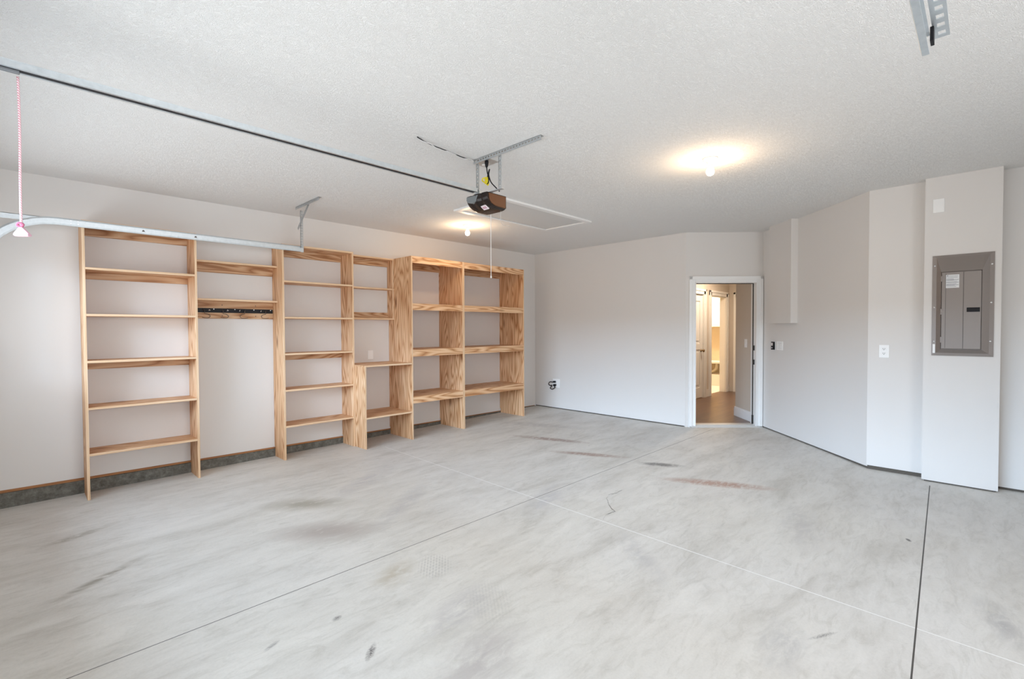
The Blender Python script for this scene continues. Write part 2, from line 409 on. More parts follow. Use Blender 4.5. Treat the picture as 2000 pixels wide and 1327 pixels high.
for z in (1.08, .88): box(bm, SR-.014, SR, .02, .045, z, z+.07, T=TD)
box(bm, SR-.016, SR, .04, .068, .04, .16, T=TD)
struct(mk('trim_10', bm, WS))
bm = bmesh.new(); box(bm, SL-.09, SR+.09, -.03, .10, -.01, .018, T=TD); box(bm, SL, SR, -.005, .12, .018, .034, T=TD)
struct(mk('trim_11', bm, mat('aluminium_threshold', (.62, .60, .57), .45, .3), bevel=.003))

# hall beyond
HW = wall_paint('hall_paint', (.62, .55, .47))
def hardwood():
    m = mat('dark_hardwood', (.12, .06, .035), .28); t = NT(m); p = t.pos()
    q = t.mapping(p, (1, 1, 1), (0, 0, 0))
    br = t.n('ShaderNodeTexBrick'); t.l(q, br.inputs['Vector']); br.inputs['Scale'].default_value = 1
    br.inputs['Brick Width'].default_value = 1.1; br.inputs['Row Height'].default_value = .12; br.inputs['Mortar Size'].default_value = .002
    br.inputs['Color1'].default_value = (.11, .052, .03, 1); br.inputs['Color2'].default_value = (.17, .085, .045, 1); br.inputs['Mortar'].default_value = (.03, .015, .01, 1)
    f = t.noise(t.mapping(p, (3, 40, 1)), 1, 4); c = t.mix(.6, br.outputs['Color'], t.ramp(f, [(.3, (.6, .6, .6)), (.7, (1.2, 1.15, 1.1))]), 'MULTIPLY')
    t.l(c, t.b.inputs['Base Color']); return m
bm = bmesh.new()
a0, a1 = TD @ Vector((-.0, .121, 0)), TD @ Vector((LD+.12, .121, 0))
pts = [(TD @ Vector((SL, .08, 0))), (TD @ Vector((SR, .08, 0))), a1, Vector((6.2, -4.9, 0)), Vector((10.84, -4.9, 0)), Vector((10.84, -1.78, 0)), Vector((6.7, -1.78, 0)), a0]
prism(bm, [(p_.x, p_.y) for p_ in pts], 'Z', -.05, .03)
struct(mk('floor_hall', bm, hardwood()))
struct(mk('floor_laundry', B(8.9, 12.2, -1.78, .3, -.05, .031), mat('cream_vinyl', (.78, .72, .62), .5)))
struct(mk('ceiling_hall', B(6.67, 12.2, -4.9, .3, 2.745, 2.8), mat('hall_ceiling_paint', (.8, .79, .76), .9)))
bm = bmesh.new()     # wall with the closed door and the laundry opening
AX0, AX1, BX0, BX1, DZ = 8.58, 9.37, 9.74, 10.52, 2.06
for a in ((6.67, AX0, -1.9, -1.78, .03, 2.74), (AX1, BX0, -1.9, -1.78, .03, 2.74), (BX1, 12.2, -1.9, -1.78, .03, 2.74), (AX0, AX1, -1.9, -1.78, DZ, 2.74), (BX0, BX1, -1.9, -1.78, DZ, 2.74)): box(bm, *a)
struct(mk('wall_hall_left', bm, HW))
CY0, CY1 = -2.86, -2.10
bm = bmesh.new()
for a in ((10.72, 10.84, CY1, -1.9, .03, 2.74), (10.72, 10.84, -4.9, CY0, .03, 2.74), (10.72, 10.84, CY0, CY1, DZ, 2.74)): box(bm, *a)
struct(mk('wall_hall_end', bm, HW))
struct(mk('wall_hall_right', B(6.2, 10.84, -5.02, -4.9, .03, 2.74), HW))
bm = bmesh.new(); box(bm, 1.035, 1.16, .121, .74, .03, 2.74, T=TD); struct(mk('wall_hall_near', bm, HW))
bm = bmesh.new(); box(bm, 1.018, 1.035, .135, .757, .03, .15, T=TD); box(bm, 1.024, 1.035, .135, .751, .15, .175, T=TD); box(bm, 1.018, 1.18, .74, .757, .03, .15, T=TD)
struct(mk('baseboard_hall_near', bm, WHITE, bevel=.003))
TX = Matrix.Identity(4)
def casing_hall(name, s0, s1, axis):
    bm = bmesh.new()
    T = Matrix.Translation((0, -1.9, 0)) if axis == 'X' else Matrix.Translation((10.72, 0, 0)) @ Matrix.Rotation(math.radians(90), 4, 'Z')
    w = .10; zt = DZ
    y = (-.02, 0) if axis == 'X' else (0, .02)
    yy = (-.03, -.02) if axis == 'X' else (.02, .03)
    for a, b, (c, d) in ((0, w, y), (w*.6, w, yy)):
        box(bm, s0-b, s0-a, c, d, .03, zt+b, T=T); box(bm, s1+a, s1+b, c, d, .03, zt+b, T=T); box(bm, s0-b, s1+b, c, d, zt+a, zt+b, T=T)
    # jamb lining
    j = (-.0, .12) if axis == 'X' else (-.12, 0)
    for a in ((s0, s0+.012), (s1-.012, s1)): box(bm, a[0], a[1], j[0], j[1], .03, zt, T=T)
    box(bm, s0, s1, j[0], j[1], zt-.012, zt, T=T)
    return struct(mk(name, bm, WARMWHITE, bevel=.002))
casing_hall('trim_12', AX0, AX1, 'X'); casing_hall('trim_13', BX0, BX1, 'X'); casing_hall('trim_14', CY0, CY1, 'Y')
bm = bmesh.new(); box(bm, AX1+.10, BX0-.10, -1.915, -1.9, .03, .17); box(bm, BX1+.101, 10.719, -1.915, -1.9, .03, .17); struct(mk('baseboard_hall_left', bm, WARMWHITE))
def panel_door(name, T, w, knob_s, hinge_s):
    """two-panel door in local frame: x across, y thickness (front at 0, into -y), z up"""
    t = bpy.data.objects.new(name, None); col.objects.link(t); t.location = T.translation; struct(t)
    bm = bmesh.new(); z0, z1 = .04, DZ-.015; st = .11
    zr = [(z0, z0+.20), (.98, 1.10), (z1-.12, z1)]
    box(bm, 0, st, 0, .035, z0, z1, T=T); box(bm, w-st, w, 0, .035, z0, z1, T=T)
    for a, b in zr: box(bm, st, w-st, 0, .035, a, b, T=T)
    for a, b in ((z0+.20, .98), (1.10, z1-.12)):
        box(bm, st, w-st, .012, .026, a, b, T=T)
        # raised field
        box(bm, st+.04, w-st-.04, .004, .014, a+.05, b-.05, T=T)
    mk('door_leaf', bm, WARMWHITE, t, bevel=.003)
    if knob_s is not None:
        bm = bmesh.new(); K = T @ Matrix.Translation((knob_s, 0, .96)) @ Matrix.Rotation(math.radians(90), 4, 'X')
        lathe(bm, [(.03, 0), (.03, .006), (.011, .010), (.011, .035), (.026, .042), (.030, .055), (.024, .068), (.0, .072)], 20, K); mk('door_knob', bm, BRASS, t, smooth=True)
    if hinge_s is not None:
        for z in (1.78, 1.02, .25):
            bm = bmesh.new(); box(bm, hinge_s-.018, hinge_s+.018, -.006, .004, z, z+.09, T=T); mk('hinge', bm, BRASS, t)
    return t
panel_door('door_2', Matrix.Translation((AX0, -1.885, 0)), AX1-AX0, AX1-AX0-.07, None)
TC = Matrix.Translation((10.735, CY1, 0)) @ Matrix.Rotation(math.radians(-90), 4, 'Z')
panel_door('door_3', TC, CY1-CY0, None, .012)
# laundry walls
LW = wall_paint('laundry_paint', (.72, .61, .44))
struct(mk('wall_laundry_back', B(12.0, 12.12, -1.78, .3, .03, 2.74), LW))
struct(mk('wall_laundry_side', B(8.9, 12.12, .18, .3, .03, 2.74), LW))
struct(mk('wall_laundry_left', B(8.9, 9.02, -1.78, .18, .03, 2.74), LW))

# laundry contents
t = thing('wall_cabinet', 'white wall cabinet seen through the laundry doorway', 'cabinet', (11.85, -1.0, 1.44))
mk('cabinet_body', B(11.70, 12.0, -1.75, -.25, 1.44, 2.2), WARMWHITE, t, bevel=.003)
for a in ((-1.745, -1.01), (-.99, -.255)):
    bm = bmesh.new(); box(bm, 11.682, 11.70, a[0], a[1], 1.475, 2.19); d_ = mk('cabinet_door', bm, WARMWHITE, t, bevel=.003)
mk('cornice', B(11.67, 12.0, -1.77, -.23, 1.435, 1.47), WARMWHITE, t)
t = thing('laundry_bench', 'white open-front base unit under the laundry wall cabinet', 'cabinet', (11.75, -1.0, .03))
mk('worktop', B(11.48, 12.0, -1.75, -.3, .56, .60), WARMWHITE, t, bevel=.003)
mk('side_panel', B(11.5, 12.0, -1.74, -1.71, .03, .56), WARMWHITE, t); mk('side_panel', B(11.5, 12.0, -.34, -.31, .03, .56), WARMWHITE, t)
mk('base_panel', B(11.5, 11.55, -1.71, -.34, .03, .27), WARMWHITE, t, bevel=.003)
mk('shelf', B(11.5, 12.0, -1.71, -.34, .27, .30), WARMWHITE, t)
TUBE = mat('cream_flexible_duct', (.72, .66, .52), .5)
bm = bmesh.new(); pth = smooth_path([(11.75, -.98, .35), (11.72, -1.05, .335), (11.72, -1.15, .35), (11.74, -1.23, .42), (11.76, -1.24, .50), (11.76, -1.24, .558)], 8)
tube(bm, pth, .035, 14)
for i in range(0, len(pth)-1, 2):
    d = (pth[i+1]-pth[i]).normalized(); q = d.to_track_quat('Z', 'Y').to_matrix().to_4x4(); q.translation = pth[i]
    lathe(bm, [(.034, -.004), (.040, 0), (.034, .004)], 14, q)
mk('drain_duct', bm, TUBE, t, smooth=True)['label'] = 'cream curved drain duct'
bm = bmesh.new(); K = Matrix.Translation((11.5, -1.085, .16)) @ Matrix.Rotation(math.radians(-90), 4, 'Y')
lathe(bm, [(.062, 0), (.062, .03), (.05, .035), (.05, .01), (.0, .01)], 24, K)
vc = mk('vent_collar', bm, BRASS, t, smooth=True)
bm = bmesh.new(); lathe(bm, [(.0, .012), (.048, .012), (.048, .014), (0, .014)], 20, K); sub('opening', bm, BLACK, vc, t)

# ---------------------------------------------------------------- wooden shelving
FT = .0195
def board(parent, name, x0, x1, y0, y1, z0, z1, m, edge=None, label=None):
    bm = bmesh.new(); vs_, fs = box(bm, x0, x1, y0, y1, z0, z1)
    if edge is not None:
        for f in fs:
            c = f.calc_center_median()
            if abs(c.y-y0) < 1e-5: f.material_index = 1
        o = mk(name, bm, [m, edge], parent, bevel=.0012)
    else: o = mk(name, bm, m, parent, bevel=.0012)
    if label: o['label'] = label
    return o
def side(parent, x0, y0, zt, zb=None, x1=None, yb=-.019):
    """upright; foot notched around the concrete curb by stopping short of it"""
    x1 = x1 or x0+FT; b = fl(x0) if zb is None else zb
    bm = bmesh.new()
    if zb is None:
        prism(bm, [(y0, b), (yb, b), (yb, .06), (-.001, .06), (-.001, zt), (y0, zt)], 'X', x0, x1)
        for f in bm.faces:
            c = f.calc_center_median()
            if abs(c.y-y0) < 1e-5: f.material_index = 1
        return mk('side_panel', bm, [WZ, EZ], parent, bevel=.0012)
    return board(parent, 'side_panel', x0, x1, y0, -.001, b, zt, WZ, EZ)
ZS = [.325, .728, 1.135, 1.542, 1.945, 2.348]
G1 = None
# leftmost tall unit
t = thing('shelf_unit', 'leftmost tall narrow plywood shelf unit, beside the bare left end of the wall', 'shelf unit', (.79, -.15, fl(.79)))
side(t, .372, -.305, ZS[5]); side(t, 1.194, -.305, ZS[5])
for z in ZS: board(t, 'shelf' if z < 2.3 else 'top_panel', .3915, 1.194, -.305, -.001, z-.0195, z, WX, EX)
board(t, 'back_rail', .3915, 1.194, -.020, -.001, 2.255, 2.328, WB); board(t, 'back_rail', .3915, 1.194, -.020, -.001, 1.045, 1.1145, WB)
board(t, 'back_rail', .3915, 1.194, -.020, -.001, 1.865, 1.925, WB)
# wall shelves between the first two tall units
t = thing('wall_shelf', 'upper shallow plywood wall shelf between the two tall narrow units', 'shelf', (1.61, -.08, 2.0))
board(t, 'shelf', 1.214, 2.016, -.155, -.001, 2.093, 2.1125, WX, EX); board(t, 'back_rail', 1.214, 2.016, -.020, -.001, 2.005, 2.093, WB)
t = thing('wall_shelf', 'lower shallow plywood wall shelf directly above the black hook rail', 'shelf', (1.61, -.08, 1.52))
board(t, 'shelf', 1.214, 2.016, -.155, -.001, 1.703, 1.7225, WX, EX); board(t, 'back_rail', 1.214, 2.016, -.020, -.001, 1.520, 1.703, WB)
for x, z in ((1.5, 1.665), (1.83, 1.665), (1.5, 1.55), (1.83, 1.55)):
    bm = bmesh.new(); lathe(bm, [(.005, 0), (.005, .002), (.0, .003)], 10, Matrix.Translation((x, -.02, z)) @ Matrix.Rotation(math.radians(90), 4, 'X')); mk('screw', bm, DARKMETAL, t)
t = thing('hook_rail', 'black metal rail holding wire hooks under the lower wall shelf', 'hook rail', (1.615, -.028, 1.585))
mk('rail', B(1.222, 2.008, -.030, -.0205, 1.583, 1.628), BLACK, t, bevel=.002)
for x in (1.42, 1.62, 1.81, 1.985):
    bm = bmesh.new(); lathe(bm, [(.006, 0), (.005, .002), (.0, .003)], 10, Matrix.Translation((x, -.030, 1.619)) @ Matrix.Rotation(math.radians(90), 4, 'X')); mk('screw', bm, STEEL, t)
HL = ['leftmost wire hook on the black rail, next to the leftmost shelf unit', 'second wire hook from the left on the black rail',
      'third wire hook from the left on the black rail', 'rightmost wire hook on the black rail, set apart from the others']
for i, (x, s) in enumerate(((1.348, 1), (1.518, 1), (1.690, -1), (1.905, -1))):
    o = thing('wire_hook', HL[i], 'hook', (x, -.05, 1.53), 'wire hooks on the black rail')
    pts = [(x-.025*s, -.033, 1.605), (x-.025*s, -.048, 1.615), (x-.018*s, -.055, 1.60), (x-.018*s, -.056, 1.575), (x+.010*s, -.058, 1.566), (x+.030*s, -.062, 1.548), (x+.016*s, -.066, 1.528), (x-.02*s, -.068, 1.526), (x-.045*s, -.07, 1.532)]
    bm = bmesh.new(); tube(bm, smooth_path(pts, 6), .003, 8); mk('hook_wire', bm, DARKMETAL, o, smooth=True)
    bm = bmesh.new(); tube(bm, smooth_path([(x+.025*s, -.032, 1.60), (x+.025*s, -.05, 1.613), (x+.033*s, -.052, 1.602)], 6), .0032, 8); mk('hook_tip', bm, STEEL, o, smooth=True)
# second tall unit
t = thing('shelf_unit', 'second tall plywood shelf unit, right of the hook rail', 'shelf unit', (2.43, -.15, fl(2.43)))
side(t, 2.017, -.305, ZS[5]); side(t, 2.8375, -.305, ZS[5])
for z in ZS: board(t, 'shelf' if z < 2.3 else 'top_panel', 2.0365, 2.8375, -.305, -.001, z-.0195, z, WX, EX)
board(t, 'back_rail', 2.0365, 2.8375, -.020, -.001, 2.245, 2.328, WB); board(t, 'back_rail', 2.0365, 2.8375, -.020, -.001, 1.045, 1.1145, WB)
# upper hutch + lower stand
t = thing('wall_shelf', 'shallow plywood hutch hung above the low stand, left of the deep double unit', 'shelf', (3.19, -.08, 1.52))
side(t, 3.503, -.135, 2.34, 1.53, 3.5215)
for z in (1.547, 1.945, 2.345): board(t, 'shelf' if z < 2.3 else 'top_panel', 2.8585, 3.5215, -.145, -.001, z-.0195, z, WX, EX)
board(t, 'back_rail', 2.8585, 3.503, -.020, -.001, 2.245, 2.325, WB); board(t, 'back_rail', 2.8585, 3.503, -.020, -.001, 1.547, 1.625, WB)
t = thing('shelf_stand', 'waist-high plywood stand with one lower shelf, below the blank outlet', 'shelf unit', (3.19, -.27, fl(3.19)))
side(t, 2.8590, -.55, .945)
board(t, 'top_panel', 2.8590, 3.5215, -.552, -.001, .945, .9645, WX, EX); board(t, 'shelf', 2.8785, 3.5215, -.55, -.001, .315, .3345, WX, EX)
# deep double unit
t = thing('shelf_unit', 'deep double-bay plywood shelf unit with thick front edging, nearest the corner', 'shelf unit', (4.59, -.28, fl(4.59)))
side(t, 3.5235, -.55, 2.348); side(t, 4.378, -.55, 2.348, x1=4.414); side(t, 5.638, -.55, 2.348)
for x0, x1 in ((3.543, 4.378), (4.414, 5.638)):
    for z, ez in ((.52, .088), (1.135, .092), (1.735, .086), (2.348, .088)):
        s_ = board(t, 'shelf' if z < 2.3 else 'top_panel', x0, x1, -.530, -.001, z-.0195, z, WX)
        sub('front_edging', B(x0, x1, -.5505, -.5302, z-ez, z), WX, s_, t, bevel=.0012)
    board(t, 'back_rail', x0, x1, -.020, -.001, 2.24, 2.328, WB)

# ---------------------------------------------------------------- electrical plates
def plate(name, label, T, w, h, kind, cat):
    """T: x across the plate, y into the wall, z up, origin at plate centre on the wall face"""
    t = thing(name, label, cat, T.translation)
    bm = bmesh.new(); box(bm, -w/2, w/2, -.006, 0, -h/2, h/2, T=T); mk('cover_plate', bm, PLATE, t, bevel=.003)
    if kind == 'duplex':
        for z in (-.022, .022):
            bm = bmesh.new(); box(bm, -.017, .017, -.009, -.006, z-.014, z+.014, T=T); p_ = mk('socket', bm, PLATE, t, bevel=.002)
            bm = bmesh.new()
            for x in (-.007, .006): box(bm, x-.0015, x+.0015, -.0095, -.009, z-.002, z+.009, T=T)
            box(bm, -.003, .003, -.0095, -.009, z-.010, z-.005, T=T); sub('slots', bm, BLACK, p_, t)
    if kind.startswith('rocker'):
        n = int(kind[-1])
        for k in range(n):
            x = (k-(n-1)/2)*.046; bm = bmesh.new(); box(bm, x-.016, x+.016, -.010, -.006, -.033, .033, T=T); mk('rocker', bm, PLATE, t, bevel=.002)
            bm = bmesh.new()
            box(bm, x-.018, x+.018, -.0065, -.006, -.035, .035, T=T); mk('rocker_gap', bm, mat('switch_shadow_line', (.45, .45, .45), .6), t)
    if kind == 'toggle':
        bm = bmesh.new(); box(bm, -.005, .005, -.018, -.006, -.004, .012, T=T); mk('toggle', bm, PLATE, t)
        bm = bmesh.new(); box(bm, -.012, .012, -.0075, -.006, -.026, .026, T=T); mk('switch_surround', bm, PLATE, t)
    return t
R90 = Matrix.Rotation(math.radians(-90), 4, 'Z')   # for walls facing -x : local x -> -Y, local y -> +X
plate('blank_plate', 'white plate on the left wall above the low plywood stand', Matrix.Translation((3.243, 0, 1.062)), .078, .118, 'blank', 'wall plate')
plate('wall_outlet', 'white duplex outlet low on the back wall with black plugs in it', Matrix.Translation((6.54, -.497, .445)) @ R90, .16, .155, 'duplex', 'outlet')
plate('wall_outlet', 'white duplex outlet on the right wall, left of the breaker panel', Matrix.Translation((XB, -5.137, 1.165)) @ R90, .08, .125, 'duplex', 'outlet')
plate('blank_plate', 'blank white square plate high above the breaker panel', Matrix.Translation((XC, -5.525, 2.483)) @ R90, .078, .122, 'blank', 'wall plate')
plate('light_switch', 'white light switch plate beside the small black opener control', TA @ Matrix.Translation((.432, 0, 1.162)), .145, .118, 'rocker2', 'switch')
TN = TD @ Matrix.Translation((1.035, .40, 1.20)) @ Matrix.Rotation(math.radians(90), 4, 'Z')
TN = TD @ Matrix.Translation((1.035, .40, 1.17)) @ Matrix.Rotation(math.radians(-90), 4, 'Z')
plate('light_switch', 'white switch plate on the hall wall inside the doorway', TN, .078, .125, 'toggle', 'switch')
# plugs in the back outlet
t = thing('power_plug', 'black plug with coiled cord in the low back wall outlet', 'plug', (6.5, -.46, .42))
bm = bmesh.new(); box(bm, 6.495, 6.531, -.49, -.45, .455, .485); mk('plug_body', bm, BLACK, t, bevel=.004)
bm = bmesh.new(); box(bm, 6.49, 6.531, -.50, -.46, .395, .43); mk('plug_body', bm, BLACK, t, bevel=.004)
bm = bmesh.new(); tube(bm, smooth_path([(6.495, -.46, .46), (6.47, -.42, .47), (6.465, -.39, .45), (6.47, -.38, .42), (6.48, -.41, .40), (6.48, -.44, .41), (6.475, -.43, .38), (6.485, -.40, .355), (6.49, -.44, .34), (6.50, -.49, .37), (6.495, -.48, .40)], 6), .008, 8)
mk('cord', bm, BLACK, t, smooth=True)
# opener wall control
t = thing('opener_control', 'small black garage opener wall button left of the light switch', 'wall control', TA @ Vector((.285, -.01, 1.16)))
bm = bmesh.new(); box(bm, .245, .328, -.004, 0, 1.098, 1.218, T=TA); mk('back_plate', bm, PLATE, t, bevel=.002)
bm = bmesh.new(); box(bm, .252, .321, -.022, -.004, 1.104, 1.212, T=TA); mk('housing', bm, BLACK, t, bevel=.004)
bm = bmesh.new(); box(bm, .262, .300, -.025, -.022, 1.158, 1.197, T=TA); mk('push_button', bm, mat('pale_button', (.72, .66, .64), .4), t, bevel=.003)
bm = bmesh.new(); box(bm, .268, .290, -.024, -.022, 1.122, 1.138, T=TA); mk('light_button', bm, mat('lilac_button', (.55, .50, .56), .4), t, bevel=.002)

# ---------------------------------------------------------------- breaker panel
BP = mat('grey_brown_enamel', (.23, .20, .182), .40, .4)
BPD = mat('grey_brown_door_enamel', (.26, .23, .212), .48, .35)
t = thing('breaker_panel', 'recessed grey electrical breaker panel on the right wall', 'electrical panel', (XC, -5.687, 1.59))
TB = Matrix.Translation((XC, -5.49, 0)) @ R90      # x across to the right, y into wall
bm = bmesh.new(); W_, z0, z1 = .396, 1.143, 2.035
x0i, x1i, z0i, z1i = .064, .318, 1.205, 1.882
def ring(bm, o, i, yo, yi):
    A = [bm.verts.new(TB @ Vector(c)) for c in ((o[0], yo, o[2]), (o[1], yo, o[2]), (o[1], yo, o[3]), (o[0], yo, o[3]))]
    C = [bm.verts.new(TB @ Vector(c)) for c in ((i[0], yi, i[2]), (i[1], yi, i[2]), (i[1], yi, i[3]), (i[0], yi, i[3]))]
    for k in range(4): bm.faces.new((A[k], A[(k+1) % 4], C[(k+1) % 4], C[k]))
# flat rim, sloping frame, inner lip
O = (0, W_, z0, z1); R1 = (.028, W_-.028, z0+.025, z1-.02); I = (x0i-.004, x1i+.004, z0i-.004, z1i+.004)
ring(bm, O, O, .0, -.006); ring(bm, O, R1, -.006, -.008); ring(bm, R1, I, -.008, -.030); ring(bm, I, I, -.030, -.012)
A = [bm.verts.new(TB @ Vector((a, -.012, b))) for a, b in ((I[0], I[2]), (I[1], I[2]), (I[1], I[3]), (I[0], I[3]))]; bm.faces.new(A)
A = [bm.verts.new(TB @ Vector((a, 0, b))) for a, b in ((O[0], O[2]), (O[1], O[2]), (O[1], O[3]), (O[0], O[3]))]; bm.faces.new(A)
bmesh.ops.remove_doubles(bm, verts=bm.verts[:], dist=1e-5)
mk('frame', bm, BP, t)
xm = .206
bm = bmesh.new(); box(bm, x0i, x1i, -.031, -.014, z0i, z1i, T=TB); d_ = mk('panel_door', bm, BPD, t, bevel=.004)
bm = bmesh.new(); box(bm, xm-.0015, xm+.0015, -.0325, -.031, z0i+.004, z1i-.004, T=TB); box(bm, x0i+.026, x0i+.028, -.032, -.031, z0i+.01, z1i-.01, T=TB); sub('seam', bm, mat('panel_seam', (.07, .06, .055), .6), d_, t)
bm = bmesh.new(); box(bm, .228, .310, -.036, -.031, 1.528, 1.566, T=TB); sub('latch', bm, BLACK, d_, t, bevel=.002)
LBL = mat('paper_label', (.72, .73, .74), .7)
bm = bmesh.new(); box(bm, .090, .178, -.0318, -.0311, 1.742, 1.858, T=TB); lb = sub('circuit_label', bm, LBL, d_, t)
bm = bmesh.new()
random.seed(2)
for k in range(9):
    z = 1.846-k*.0115; w = random.uniform(.045, .074)
    box(bm, .096, .096+w, -.0322, -.0318, z-.0011, z+.0011, T=TB)
for z in (1.814, 1.790, 1.768): box(bm, .094, .174, -.0323, -.0318, z-.0014, z+.0014, T=TB)
box(bm, .098, .106, -.0324, -.0318, 1.845, 1.852, T=TB)
sub('label_print', bm, mat('label_ink', (.12, .13, .16), .7), d_, t)
for z in (1.80, 1.51, 1.26):
    bm = bmesh.new(); box(bm, x0i-.006, x0i+.006, -.034, -.028, z, z+.05, T=TB); sub('hinge', bm, BP, d_, t)
for x, z in ((.016, 1.945), (.380, 1.93), (.016, 1.575), (.378, 1.605), (.376, 1.275), (.016, 1.27)):
    bm = bmesh.new(); lathe(bm, [(.007, 0), (.007, .003), (.004, .005), (.0, .005)], 14, TB @ Matrix.Translation((x, -.0065, z)) @ Matrix.Rotation(math.radians(90), 4, 'X')); mk('screw', bm, STEEL, t, smooth=True)
bm = bmesh.new(); box(bm, .008, .024, -.0085, -.0065, 1.165, 1.245, T=TB); mk('sticker', bm, PLATE, t)

# ---------------------------------------------------------------- ceiling lampholders
BULB = mat('lit_bulb', (1, 1, 1), .3, emit=(1, .86, .66), es=14)
PORC = mat('white_porcelain', (.85, .84, .81), .3)
for (x, y, l) in ((3.838, -4.262, 'bare lit bulb in white ceiling lampholder, the larger one nearer the doorway'), (4.049, -1.054, 'bare lit bulb in white ceiling lampholder, the farther one above the deep shelves')):
    t = thing('bulb_lampholder', l, 'ceiling light', (x, y, H), 'bare bulb ceiling lights')
    T = Matrix.Translation((x, y, H))
    bm = bmesh.new(); lathe(bm, [(.056, 0), (.058, -.004), (.057, -.012), (.046, -.018), (.030, -.030), (.024, -.042), (.022, -.052), (.0, -.052)], 36, T); mk('lampholder', bm, PORC, t, smooth=True)
    bm = bmesh.new(); lathe(bm, [(.0145, -.050), (.0145, -.056), (.016, -.058), (.0145, -.061), (.016, -.064), (.0145, -.068)], 20, T); mk('bulb_collar', bm, PORC, t, smooth=True)
    bm = bmesh.new(); prof = [(.0145, -.066), (.019, -.074)]
    for k in range(0, 13):
        a = math.radians(40+k*140/12-20); prof.append((.031*math.sin(a+.35) if k < 12 else 0, -.104-.031*(-math.cos(a+.35)) if k < 12 else -.135))
    prof = [(.0145, -.066), (.020, -.074), (.026, -.084), (.030, -.094), (.031, -.104), (.029, -.116), (.023, -.126), (.013, -.133), (0, -.135)]
    lathe(bm, prof, 28, T); mk('bulb', bm, BULB, t, smooth=True)
    point('bulb_light', (x, y, H-.18), 7.5, (1.0, .70, .42), .03)

# ---------------------------------------------------------------- attic hatch
t = thing('attic_hatch', 'white attic access panel with trim set in the ceiling', 'hatch', (4.2, -1.95, H))
hx0, hx1, hy0, hy1 = 3.41, 4.99, -2.33, -1.565; w = .065
HP = mat('hatch_paint', (.80, .80, .79), .5)
bm = bmesh.new()
for a in ((hx0, hx1, hy0, hy0+w), (hx0, hx1, hy1-w, hy1), (hx0, hx0+w, hy0+w, hy1-w), (hx1-w, hx1, hy0+w, hy1-w)): box(bm, *a, H-.022, H)
mk('trim_frame', bm, HP, t, bevel=.004)
mk('hatch_panel', B(hx0+w+.010, hx1-w-.010, hy0+w+.014, hy1-w-.008, H-.013, H-.002), mat('hatch_panel_paint', (.62, .62, .61), .6), t)
mk('panel_gap', B(hx0+w, hx1-w, hy0+w, hy1-w, H-.0018, H-.0005), mat('dark_gap', (.06, .035, .03), .8), t)
t = thing('pull_cord', 'thin white pull cord with a small knob hanging from the attic hatch', 'cord', (3.67, -1.9, 1.97))
bm = bmesh.new(); tube(bm, [(3.67, -1.9, H-.013), (3.669, -1.9, 2.4), (3.669, -1.9, 1.98)], .0035, 8); mk('cord', bm, PLATE, t)
bm = bmesh.new(); lathe(bm, [(.003, .035), (.008, .022), (.010, .008), (.007, 0), (0, 0)], 14, Matrix.Translation((3.669, -1.9, 1.965))); mk('knob', bm, PLATE, t, smooth=True)

# ---------------------------------------------------------------- opener rail, head, hangers
t = thing('opener_rail', 'long galvanised garage opener rail running to the opener head', 'rail', (1.2, -2.955, 2.46))
def channel(bm, y0, y1, z0, z1, x0, x1, lip=.012, th=.0025):
    box(bm, x0, x1, y0, y0+th, z0, z1); box(bm, x0, x1, y1-th, y1, z0, z1); box(bm, x0, x1, y0, y1, z1-th, z1)
    box(bm, x0, x1, y0+th, y0+lip, z0, z0+th); box(bm, x0, x1, y1-lip, y1-th, z0, z0+th)
bm = bmesh.new(); channel(bm, -2.982, -2.926, 2.470, 2.500, -.37, 2.515, lip=.011)
box(bm, -.37, 2.515, -2.986, -2.982, 2.470, 2.474); box(bm, -.37, 2.515, -2.984, -2.982, 2.496, 2.500)
# ridge along the near flange
mk('rail_channel', bm, GALV, t)
mk('slot_shade_strip', B(-.35, 2.51, -2.972, -2.936, 2.4725, 2.490), BLACK, t)  # black strip standing in for the shade inside the rail slot
mk('trolley', B(-.12, .014, -2.962, -2.946, 2.458, 2.4725), mat('trolley_grey', (.22, .23, .24), .5, .4), t, bevel=.003)
t = thing('release_cord', 'pink and white braided emergency release cord with a triangular handle', 'cord', (.007, -2.95, 1.80))
ROPE = mat('pink_white_rope', (.85, .5, .55), .8); n_ = NT(ROPE)
wv = n_.n('ShaderNodeTexWave', wave_type='BANDS', bands_direction='DIAGONAL'); n_.l(n_.pos(), wv.inputs['Vector']); wv.inputs['Scale'].default_value = 60
n_.l(n_.ramp(wv.outputs['Fac'], [(.35, (.75, .30, .36)), (.6, (.90, .78, .80))]), n_.b.inputs['Base Color'])
bm = bmesh.new(); pts = [(.008+.0015*math.sin(z*9), -2.95+.001*math.cos(z*7), z) for z in [2.45-.02*k for k in range(32)]]; tube(bm, pts, .0042, 8); mk('rope', bm, ROPE, t, smooth=True)
PINK = mat('pale_pink_handle', (.66, .40, .47), .4)
cr = rt; TH = Matrix((cr, Vector((0, 0, 1)).cross(cr), Vector((0, 0, 1)))).transposed().to_4x4(); TH.translation = (.007, -2.95, 1.79)
TH = Matrix.Translation((.007, -2.95, 1.79)) @ Matrix.Rotation(math.radians(-40), 4, 'Z')
bm = bmesh.new(); prism(bm, [(-.022, .0), (.030, .0), (.031, .012), (.006, .038), (-.006, .038), (-.027, .012)], 'Y', -.007, .007, T=TH)
prism(bm, [(-.024, .002), (.032, .002), (.032, .010), (-.026, .010)], 'Y', -.010, .010, T=TH)
mk('handle', bm, PINK, t, bevel=.002)
